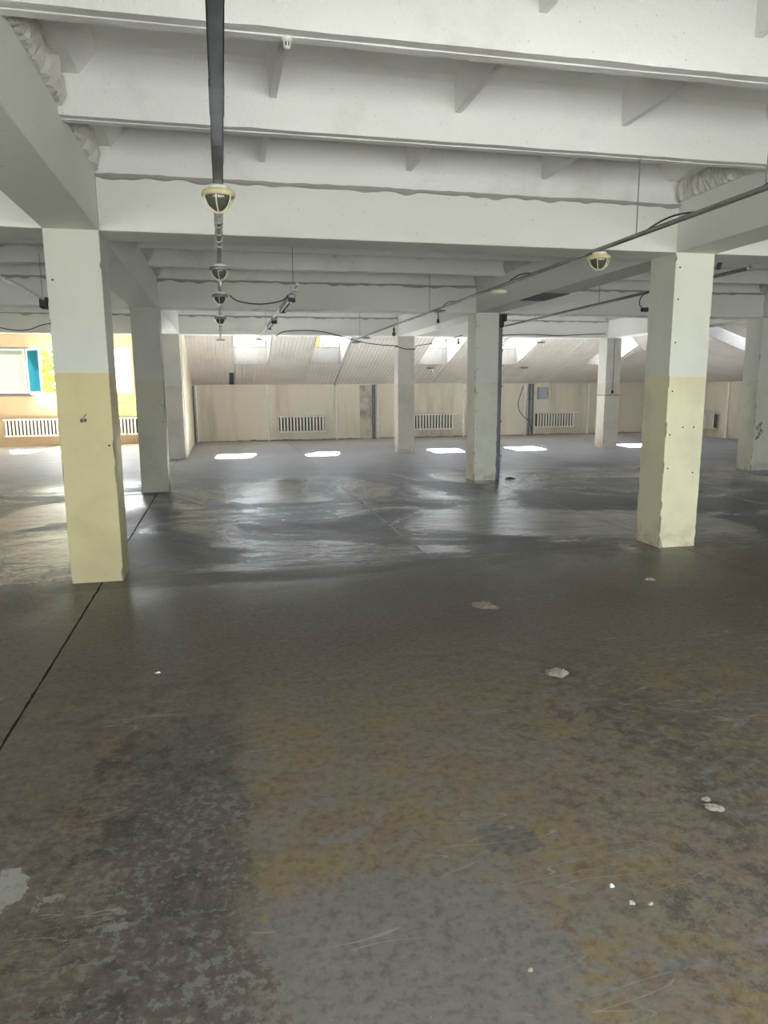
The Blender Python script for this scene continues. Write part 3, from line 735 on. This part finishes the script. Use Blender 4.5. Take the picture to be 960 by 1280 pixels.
riser(-.845, .024, 'greypipe', 'dark pipe right in the corner beside a white pipe', YW - .03)
riser(1.36, .028, 'whitepipe', 'white heating pipe left of the radiator under the boarded dormer')
riser(3.50, .028, 'whitepipe', 'white heating pipe right of the radiator under the boarded dormer')
riser(4.70, .06, 'greypipe', 'thick grey pipe beside the rough stained pilaster', YW - .075)
riser(4.84, .026, 'whitepipe', 'thin white pipe next to the thick grey pipe', YW - .06)
riser(7.72, .028, 'whitepipe', 'white heating pipe right of the radiator between the middle columns')
riser(9.86, .030, 'whitepipe', 'white heating pipe left of the grey pipes and electric box')
riser(10.02, .045, 'greypipe', 'thick grey pipe left of the electric box', YW - .06)
riser(10.14, .03, 'greypipe', 'thin grey pipe next to the electric box', YW - .06)
riser(12.17, .030, 'whitepipe', 'white heating pipe right of the electric box radiator')
riser(XR - .05, .03, 'whitepipe', 'white pipe on the low right wall beside its radiator', 19.3)
# dark pipe along the pale column
m = MB(); m.tube([(0, 0, 0), (0, 0, 2.78)], .052, 12); dp = tag(add('drain_pipe', m.data('drain_pipe', M['greypipe']), None, (XB + HW + .056, Y2 + .12, 0)), 'dark grey pipe running down the side of the pale column', 'pipe')
m = MB(); m.bbox(-.06, .06, -.075, .06, 2.60, 2.82, .02); m.bbox(.03, .10, -.10, .0, 2.70, 2.82, .015); add('pipe_joint', m.data('pipe_joint', M['black']), dp)
for z in (.4, 1.0, 1.6, 2.2): m = MB(); m.bbox(-.056, .056, -.058, .05, z, z + .03, .004); add('pipe_clip', m.data('pipe_clip', M['greypipe']), dp)

# ------------------------------------------------------------------ ceiling services
def rods(o, xs_ys, z0, z1):
    for (x, y) in xs_ys: m = MB(); m.tube([(x, y, z0), (x, y, z1)], .004, 6); add('hanger_rod', m.data('hanger_rod', M['rod']), o)
TX, TZ = .03, 2.70
m = MB()
m.box(TX - .027, TX + .027, YBACK, 5.1, TZ, TZ + .004); m.box(TX - .027, TX - .023, YBACK, 5.1, TZ, TZ + .035); m.box(TX + .023, TX + .027, YBACK, 5.1, TZ, TZ + .035)
tray = tag(add('cable_tray', m.data('cable_tray', M['tray'])), 'grey steel cable tray hung in line with the caged lamps', 'cable tray')
m = MB(); m.tube([(TX, 5.05, TZ + .025), (TX, 16.3, TZ + .025)], .022, 10); add('conduit', m.data('conduit', M['conduit']), tray)
for i, y in enumerate((3.08, 3.72)): m = MB(); m.box(TX - .029, TX + .029, y - .14, y + .14, TZ - .002, TZ + .03); add('tray_joint', m.data('tray_joint', M['tray']), tray)
for y in [5.0, 5.2, 5.35, 5.6, 5.85, 6.05, 7.2, 7.7, 9.2, 9.6, 10.0, 10.7, 12.2, 12.9, 13.6, 14.4, 15.2]:
    m = MB(); m.tube([(TX, y - .03, TZ + .025), (TX, y + .03, TZ + .025)], .031, 10); add('conduit_coupling', m.data('conduit_coupling', M['conduit']), tray)
rods(tray, [(TX, y) for y in (Y1 - 2.52, Y1 - 1.21, Y2 - 2.52, Y2 - 1.21, Y3 - 2.52, Y3 - 1.21)], TZ + .03, ZT)

def lamp_mesh_parts():
    base = MB(); base.lathe([(0, .0), (.055, .0), (.06, -.012), (.06, -.03), (0, -.03)], n=24)
    ring = MB(); ring.lathe([(.060, -.026), (.086, -.026), (.092, -.034), (.092, -.052), (.084, -.058), (.070, -.058), (.070, -.040), (.060, -.040), (.060, -.026)], n=32)
    dome = MB(); dome.lathe([(.070, -.05)] + [(.070 * math.cos(a), -.05 - .078 * math.sin(a)) for a in [k * math.pi / 16 for k in range(1, 8)]] + [(.0005, -.128)], n=28)
    wires = []
    for k in range(3):
        w = MB(); a = k * math.pi / 3
        w.tube([(math.cos(a) * .083 * math.cos(t), math.sin(a) * .083 * math.cos(t), -.052 - .086 * math.sin(t)) for t in [i * math.pi / 14 for i in range(15)]], .0042, 6); wires.append(w)
    band = MB(); band.tube([(.052 * math.cos(i * math.pi / 14), .052 * math.sin(i * math.pi / 14), -.120) for i in range(29)], .0035, 6, cap=False)
    return base.data('lamp_base', M['whiteplastic']), ring.data('lamp_ring', M['ring']), dome.data('glass_dome', M['lampglass']), [w.data('cage_wire', M['cage']) for w in wires], band.data('cage_band', M['cage'])
LP = lamp_mesh_parts()
LP_grey = LP[1].copy(); LP_grey.materials[0] = M['conduit']
def lamp(x, y, z, label, rot=(0, 0, .35), group='caged lamps', ring=None):
    o = bpy.data.objects.new('bulkhead_lamp', None); COL.objects.link(o); o.location = (x, y, z); o.rotation_euler = rot; tag(o, label, 'lamp', group)
    add('lamp_base', LP[0], o); add('lamp_ring', ring or LP[1], o); add('glass_dome', LP[2], o)
    for w in LP[3]: add('cage_wire', w, o)
    return o
lamp(TX, 4.27, TZ - .001, 'yellowed caged lamp under the cable tray, before the nearest cross beam')
lamp(TX, 6.85, TZ + .002, 'grey caged lamp on the tray conduit just past the nearest cross beam', ring=LP_grey)
lamp(TX, 8.75, TZ + .002, 'grey caged lamp on the tray conduit where a slack cable branches off', ring=LP_grey)
lamp(TX, 11.45, TZ + .002, 'grey caged lamp on the tray conduit just before the second cross beam', ring=LP_grey)
def flat_lamp(x, y, z, label, mat='ring', stem=.004):
    m = MB(); m.lathe([(0, 0), (.07, 0), (.095, -.02), (.10, -.035), (.06, -.05), (0, -.055)], n=24); o = add('round_lamp', m.data('round_lamp', M[mat]), None, (x, y, z)); tag(o, label, 'lamp', 'shallow round lamps')
    m = MB(); m.tube([(0, 0, 0), (0, 0, stem)], .008, 6); add('lamp_stem', m.data('lamp_stem', M['rod']), o); return o
flat_lamp(TX, 16.25, TZ - .03, 'shallow round lamp at the far end of the tray conduit', 'ring', .032)
# right line
RX, RZ = 3.05, 2.70
m = MB(); m.tube([(RX, YBACK, RZ), (RX, 16.6, RZ)], .017, 10); m.tube([(RX - .03, YBACK, RZ - .01), (RX - .03, 8.5, RZ - .012)], .011, 8)
line = tag(add('conduit_line', m.data('conduit_line', M['conduit'])), 'thin grey conduit hung past the cross beams towards the wrapped column', 'conduit')
rods(line, [(RX, y) for y in (Y1 - 1.21, Y2 - 1.21, Y3 - 1.21, Y1 - 2.52)], RZ, ZT)
for k, (ya, yb) in enumerate(((4.35, 4.9), (3.3, 3.75), (6.9, 7.5), (9.3, 9.9))):
    m = MB(); m.tube([(RX + .012, ya + (yb - ya) * i / 8, RZ + .012 + .03 * math.sin(math.pi * i / 8) + .004) for i in range(9)], .006, 6); add('loose_wire', m.data('loose_wire', M['black']), line)
m = MB(); m.tube([(RX, 3.62, RZ - .01), (RX + .005, 3.62, RZ - .05), (RX - .003, 3.63, RZ - .08)], .008, 6); m.tube([(RX, 3.66, RZ - .01), (RX - .005, 3.66, RZ - .07)], .006, 6); add('tape_end', m.data('tape_end', M['mortar']), line)
lamp(RX, 5.55, RZ - .024, 'yellowed caged lamp on the thin conduit before the nearest cross beam', (0, .0, .9))
flat_lamp(RX, 7.75, RZ - .028, 'shallow round lamp on the thin conduit past the nearest cross beam', 'cage')
pend = bpy.data.objects.new('pendant_bulb', None)
def bulb(x, y, z, label, drop=.08, plate=True):
    o = bpy.data.objects.new('bare_bulb', None); COL.objects.link(o); o.location = (x, y, z); tag(o, label, 'light bulb', 'bare bulbs')
    if plate: m = MB(); m.lathe([(0, 0), (.11, 0), (.115, -.012), (.03, -.03), (0, -.03)], n=20); add('lamp_plate', m.data('lamp_plate', M['rod']), o)
    m = MB(); m.tube([(0, 0, 0), (0, 0, -drop)], .006, 6); m.lathe([(.012, -drop), (.02, -drop - .005), (.02, -drop - .05), (.012, -drop - .055)], n=12); add('bulb_socket', m.data('bulb_socket', M['black']), o)
    m = MB(); m.lathe([(.014, -drop - .05), (.018, -drop - .065), (.034, -drop - .09), (.036, -drop - .11), (.024, -drop - .135), (.0005, -drop - .145)], n=14); add('bulb_glass', m.data('bulb_glass', M['glass'] if plate else M['lampglass']), o); return o
bulb(RX, 10.05, RZ - .018, 'bare bulb under a round plate on the thin conduit before the second cross beam', .12)
bulb(RX, 12.75, RZ - .018, 'small bare bulb on the thin conduit past the second cross beam', .03, False)
flat_lamp(RX, 15.3, RZ - .022, 'shallow round lamp near the end of the thin conduit', 'conduit')
# middle line with two bare batten lights
MX, MZ = .88, 2.72
m = MB(); m.tube([(MX, 8.3, MZ + .03), (MX, 16.9, MZ + .03)], .018, 8); ml = tag(add('conduit_line', m.data('conduit_line_b', M['whitepipe'])), 'short white conduit carrying tube lights, right of the tray line', 'conduit')
rods(ml, [(MX, Y2 - 2.9), (MX, 14.2)], MZ + .03, ZS); m = MB(); m.bbox(MX - .04, MX + .04, 8.62, 8.72, MZ + .0, MZ + .07, .01); add('junction_box', m.data('junction_box', M['whiteplastic']), ml)
def batten(x, y0, y1, z, label, mat='tray'):
    o = bpy.data.objects.new('tube_light', None); COL.objects.link(o); o.location = (x, y0, z); L = y1 - y0; tag(o, label, 'tube light', 'bare tube lights')
    m = MB(); m.bbox(-.045, .045, 0, L, -.02, .03, .008); add('lamp_body', m.data('lamp_body', M[mat]), o)
    for sx in (-.028, .028): m = MB(); m.tube([(sx, .04, -.045), (sx, L - .04, -.045)], .013, 8); add('glass_tube', m.data('glass_tube', M['whiteplastic']), o)
    for yy in (.02, L - .04): m = MB(); m.bbox(-.045, .045, yy, yy + .025, -.065, -.015, .005); add('tube_holder', m.data('tube_holder', M['black']), o)
    return o
batten(MX, 9.0, 10.35, MZ - .019, 'bare twin tube light on the white conduit, nearer the junction box')
batten(MX, 11.95, 13.2, MZ - .019, 'bare twin tube light on the white conduit past the second cross beam')
flat_lamp(MX, 16.85, MZ + .007, 'shallow round lamp hanging before the dormer by the side wall', 'boxmetal')
# left bay: a white tube hung from the ceiling
m = MB(); p0, p1 = (-2.09, 5.2, 2.72), (-2.11, 9.9, 2.72); m.tube([p0, p1], .022, 8); lb = tag(add('conduit_line', m.data('conduit_line_c', M['whitepipe'])), 'white conduit in the dark bay left of the cream column', 'conduit'); rods(lb, [(-2.1, 7.3), (-2.1, 9.8)], 2.72, ZT)
m = MB(); m.bbox(-2.16, -2.05, 9.85, 10.0, 2.60, 2.74, .02); add('junction_box', m.data('junction_box', M['black']), lb)
# right bay conduit with loops
BX = 5.40
pts = [pix(808, 365, 'X', BX), pix(632, 408, 'X', BX)]
bz = 2.79
m = MB(); m.tube([(BX, Y1 + .5, 2.80), (BX, pts[1].y, 2.76)], .02, 8); m.tube([(BX + .04, Y1 + .5, 2.815), (BX + .04, 11.5, 2.79)], .012, 6); rb = tag(add('conduit_line', m.data('conduit_line_d', M['conduit'])), 'grey conduit hung in the bay right of the chipped column', 'conduit')
rods(rb, [(BX, pts[0].y + 1.2), (BX + .0, pts[0].y + 3.4)], bz, ZT)
m = MB(); q = Vector((BX, pts[0].y - .1, bz)); m.tube([q + Vector((.10 * math.sin(t), .12 * math.sin(t * .5), -.10 + .10 * math.cos(t))) for t in [k * .5 for k in range(13)]], .007, 6); m.bbox(q.x - .12, q.x - .02, q.y - .03, q.y + .03, q.z - .25, q.z - .20, .01); add('cable_loop', m.data('cable_loop', M['black']), rb)
# black strap on the beam by the chipped column
m = MB(); b = pix(897, 337, 'Y', Y1 + .46); a = Vector((b.x + .16, b.y, ZT + .02)); m.prism([(a.x - .03, a.y, a.z), (a.x + .02, a.y, a.z), (b.x + .03, b.y, b.z), (b.x - .02, b.y, b.z)], (0, .01, 0)); 
tag(add('steel_strap', m.data('steel_strap', M['black'])), 'black strap hanging from the beam beside the chipped column', 'strap')
# slack cables
def cable(path, r, label, name='cable', mat='black'):
    P = [Vector(p) for p in path]; out = []
    for i in range(len(P) - 1):
        a, b, c, d = P[max(i - 1, 0)], P[i], P[i + 1], P[min(i + 2, len(P) - 1)]
        for k in range(6):
            t = k / 6; out.append(.5 * ((2 * b) + (c - a) * t + (2 * a - 5 * b + 4 * c - d) * t * t + (3 * b - a - 3 * c + d) * t ** 3))
    out.append(P[-1]); m = MB(); m.tube(out, r, 6); return tag(add(name, m.data(name, M[mat])), label, 'cable')
YC = Y3 - .03
cable([pix(u, v, 'Y', YC) for u, v in ((345, 420), (352, 415.5), (364, 413.5), (385, 413), (405, 415), (425, 420), (445, 426), (470, 430.5), (497, 432.5))], .011, 'black cable sagging along the far beam to the wrapped column')
hb = HW + .012
cable([(XB - hb, Y3 + .2, 2.585), (XB - hb, YC + .018, 2.58), (XB + .0, YC + .015, 2.53), (XB + hb, YC + .018, 2.53), (XB + hb, Y3 + .2, 2.60)], .011, 'black cable wrapped round the top of a column')
cable([(XB + hb, YC + .02, 2.60)] + [pix(u, v, 'Y', YC - .1) for u, v in ((535, 430), (552, 427), (568, 422), (578, 419))], .009, 'grey cable running from the wrapped column to a pendant lamp')
cable([pix(u, v, 'Y', YC) for u, v in ((-12, 407), (2, 410), (14, 412.3), (26, 413), (38, 411.5), (50, 407), (62, 404.5), (80, 405))], .010, 'black cable sagging on the far beam left of the cream column')
cable([(TX + .11, 8.78, TZ - .03), (.25, 8.9, 2.62), (.5, 8.95, 2.60), (.75, 8.98, 2.645), (MX - .04, 9.02, MZ)], .008, 'black slack cable between the tray conduit and the tube lights')
cable([pix(u, v, 'Y', YC - .02) for u, v in ((628, 419), (660, 418), (700, 419.5), (730, 418), (757, 417))], .010, 'cable along the foot of the far beam before the socket column')
b2 = bulb(*pix(573, 421.5, 'Y', YC - .1), 'small dark bulb hanging beside the pale column before a dormer', .03, False)
# on the slope and low wall
def slope_pt(u, v, off=.02):
    d = ray(u, v); c = Vector((0, 0, H)); t = (ZK + S * YW - H - off) / (d.z + S * d.y); return c + d * t
m = MB(); pa, pb = slope_pt(669, 480, .05), slope_pt(727, 429, .05); m.tube([pa, pb], .014, 6)
pc = slope_pt(732, 424, .05); m.tube([pb, pb.lerp(pc, .5) + Vector((.02, 0, -.03)), pc], .010, 6)
tag(add('conduit_line', m.data('conduit_line_e', M['whitepipe'])), 'white conduit climbing the sloped ceiling from the grey pipes', 'conduit')
cable([pix(u, v, 'Y', YW - .16) for u, v in ((654, 482), (651, 492), (648, 503), (649, 513), (655, 521), (660, 525), (663, 532), (664, 541))], .011, 'black cable looping down the low wall past the grey pipes')
def slope_lamp(u, v, label, r=.09):
    p = slope_pt(u, v, .03); o = bpy.data.objects.new('slope_lamp', None); COL.objects.link(o); o.location = p; tag(o, label, 'lamp', 'lamps on the sloped ceiling')
    m = MB(); m.lathe([(0, .02), (r * 1.3, .02), (r * 1.5, -.01), (r * .6, -.03), (0, -.03)], n=20); add('lamp_plate', m.data('lamp_plate', M['rod']), o)
    m = MB(); m.lathe([(.015, -.03), (.03, -.06), (.035, -.11), (.0005, -.15)], (.06, 0, 0), n=12); add('bulb_glass', m.data('bulb_glass', M['whiteplastic']), o)
slope_lamp(655, 459.5, 'round plate lamp with white bulb above the electric box')
slope_lamp(538, 460, 'round plate lamp on the slope right of the wrapped column')
slope_lamp(676, 428, 'round plate lamp beside the dormer behind the pale column')
slope_lamp(445, 428, 'round plate lamp on the slope right of the boarded dormer')
p = pix(671.5, 499.5, 'Y', YW - .05)
m = MB(); m.bbox(0, .36, -.10, .05, 0, .40, .01); eb = tag(add('electric_box', m.data('electric_box', M['boxmetal']), None, (10.31, YW - .05, 1.19)), 'grey metal electric box on the low wall above a radiator', 'electric box')
m = MB(); m.bbox(.02, .34, -.112, -.098, .02, .38, .004); dr = add('box_door', m.data('box_door', M['boxmetal']), eb); m = MB(); m.bbox(.30, .325, -.125, -.11, .18, .22, .003); add('lock', m.data('lock', M['black']), dr)
# vent slot in the foot of the slope
p0_, p1_ = slope_pt(289.5, 466, .016), slope_pt(289.5, 480, .016)
m = MB(); m.prism([(p0_.x - .065, p0_.y, p0_.z), (p0_.x + .065, p0_.y, p0_.z), (p0_.x + .065, p1_.y, p1_.z), (p0_.x - .065, p1_.y, p1_.z)], (0, -.003, -.008)); vt = tag(add('vent_grille', m.data('vent_grille', M['dark'])), 'narrow dark vent slot at the foot of the sloped ceiling', 'vent')
for k in (.0, .33, .66, 1.0):
    q = p0_.lerp(p1_, k); m = MB(); m.box(q.x - .075, q.x + .075, q.y - .012, q.y + .012, q.z - .02, q.z - .008); add('vent_bar', m.data('vent_bar', M['greypipe']), vt)
# smoke detector on the nearest rib
o = bpy.data.objects.new('smoke_detector', None); COL.objects.link(o); o.location = (.375, 3.725, ZT + .004); tag(o, 'small white round smoke detector under a ceiling rib', 'smoke detector')
m = MB(); m.lathe([(0, 0), (.024, 0), (.026, -.006), (.024, -.014), (.018, -.018), (0, -.018)], n=20); add('detector_base', m.data('detector_base', M['whiteplastic']), o)
for k in range(6):
    a = k * math.pi / 3; m = MB(); m.box(-.0035, .0035, .013, .017, -.042, -.017); add('detector_post', m.data('detector_post', M['whiteplastic']), o, (0, 0, 0), (0, 0, a))
m = MB(); m.lathe([(0, -.040), (.017, -.040), (.014, -.048), (0, -.050)], n=16); add('detector_cap', m.data('detector_cap', M['whiteplastic']), o)
m = MB(); m.lathe([(.010, -.018), (.010, -.040)], n=12); add('detector_core', m.data('detector_core', M['dark']), o)

# ------------------------------------------------------------------ debris on the floor
def chunk(u, v, w, d, h, label, seed, mat='debris', rz=0, name='plaster_chunk', cat='debris'):
    p = pix(u, v, 'Z', 0); m = MB(); r_ = random.Random(seed); nr, nt = 9, 26; vs = [(0, 0, h * .8)]; fs = []
    for i in range(1, nr + 1):
        for k in range(nt):
            a = 2 * math.pi * k / nt; rad = i / nr; e = 1 + .4 * noise.noise(Vector((math.cos(a) * 1.5 + seed, math.sin(a) * 1.5, seed))) + .2 * noise.noise(Vector((math.cos(a) * 5 + seed, math.sin(a) * 5, seed)))
            x, y = math.cos(a) * rad * w / 2 * e, math.sin(a) * rad * d / 2 * e
            z = h * (1 - rad ** 3) * (.7 + .9 * noise.noise(Vector((x * 62 + seed, y * 62, 1)))) if i < nr else -.001
            vs.append((x, y, max(z, -.001)))
    for k in range(nt): fs.append((0, 1 + k, 1 + (k + 1) % nt))
    for i in range(nr - 1):
        for k in range(nt): a = 1 + i * nt; fs.append((a + k, a + nt + k, a + nt + (k + 1) % nt, a + (k + 1) % nt))
    fs.append(tuple(1 + (nr - 1) * nt + k for k in range(nt))[::-1])
    m.mesh(vs, fs); return tag(add(name, m.data(name, M[mat]), None, (p.x, p.y, .001), (0, 0, rz)), label, cat, 'debris on the floor')
chunk(606, 757, .17, .21, .022, 'flat beige crumbled patch on the floor towards the pale pipe column', 3, 'debris2', rz=.5)
chunk(697, 841, .12, .13, .022, 'pale plaster lump on the brown floor before the chipped column', 9, rz=.2)
chunk(893, 1010, .075, .05, .014, 'small pale plaster lump in the dark mould strip', 14, rz=-.6)
chunk(883, 999, .035, .03, .008, 'tiny plaster crumb behind the lump in the mould strip', 15)
chunk(812, 724, .10, .09, .012, 'dark scrap lying on the floor before the chipped column', 21, 'rawconc', name='dark_scrap')
chunk(765, 1108, .016, .014, .007, 'tiny white crumb on the yellowish worn floor', 25, 'whiteplastic')
chunk(790, 1129, .022, .017, .008, 'larger grey pebble beside a white crumb', 27, 'rawconc', name='pebble', cat='pebble')
chunk(813, 1130, .016, .014, .007, 'smaller grey pebble beside a white crumb', 29, 'rawconc', name='pebble', cat='pebble')
chunk(197, 841, .030, .016, .006, 'tiny white chip near the long floor crack', 31, 'whiteplastic')
chunk(637, 598.5, .20, .14, .03, 'dark heap of grit at the foot of the pipe column', 33, 'dark', name='grit_heap')
chunk(663, 1213, .014, .012, .006, 'tiny pale crumb on the grey worn floor patch', 37)

# ------------------------------------------------------------------ trees outside the far windows
def tree(x, y, z0, h, r, label, seed):
    o = bpy.data.objects.new('leafy_tree', None); COL.objects.link(o); o.location = (x, y, z0); tag(o, label, 'tree', 'trees outside the far windows')
    r_ = random.Random(seed); m = MB(); m.tube([(0, 0, 0), (.1, 0, h * .3), (0, .1, h * .6), (.05, 0, h * .9)], [.22, .17, .11, .03], 10)
    for k in range(6):
        a = k * 1.05; m.tube([(.05, 0, h * (.3 + .07 * k)), (math.cos(a) * r * .4, math.sin(a) * r * .4, h * (.45 + .07 * k)), (math.cos(a) * r * .8, math.sin(a) * r * .8, h * (.55 + .07 * k))], [.07, .045, .015], 6)
    add('trunk', m.data('trunk', M['trunk']), o)
    m = MB()
    for k in range(5200):
        while True:
            p = Vector((r_.uniform(-1, 1), r_.uniform(-1, 1), r_.uniform(-1, 1)))
            if .35 < p.length < 1 and noise.noise(p * 3 + Vector((seed, 0, 0))) > -.12: break
        c = Vector((p.x * r, p.y * r, h * .64 + p.z * h * .38)); a = Vector((r_.gauss(0, 1), r_.gauss(0, 1), r_.gauss(0, 1))).normalized(); b = a.orthogonal().normalized(); s_ = r_.uniform(.08, .16)
        m.face([c - a * s_, c + b * s_ * .5, c + a * s_, c - b * s_ * .5])
    cr = add('crown', m.data('crown', M['leaf']), o); cr['kind'] = 'stuff'
    return o
tree(-7.0, 34.0, -4.5, 8.8, 1.5, 'sunlit green tree outside the wide window with the open casement', 3)
tree(3.2, 40.0, -4.5, 12.0, 3.2, 'sunlit green tree behind the dormer with the board', 8)
m = MB(); m.box(-60, 60, 23.5, 120, -4.8, -4.5); M['yard'] = plain('yard', (.30, .30, .24), .9); yd = struct('ground_outside', m.data('ground_outside', M['yard']), 'yard below the far windows')
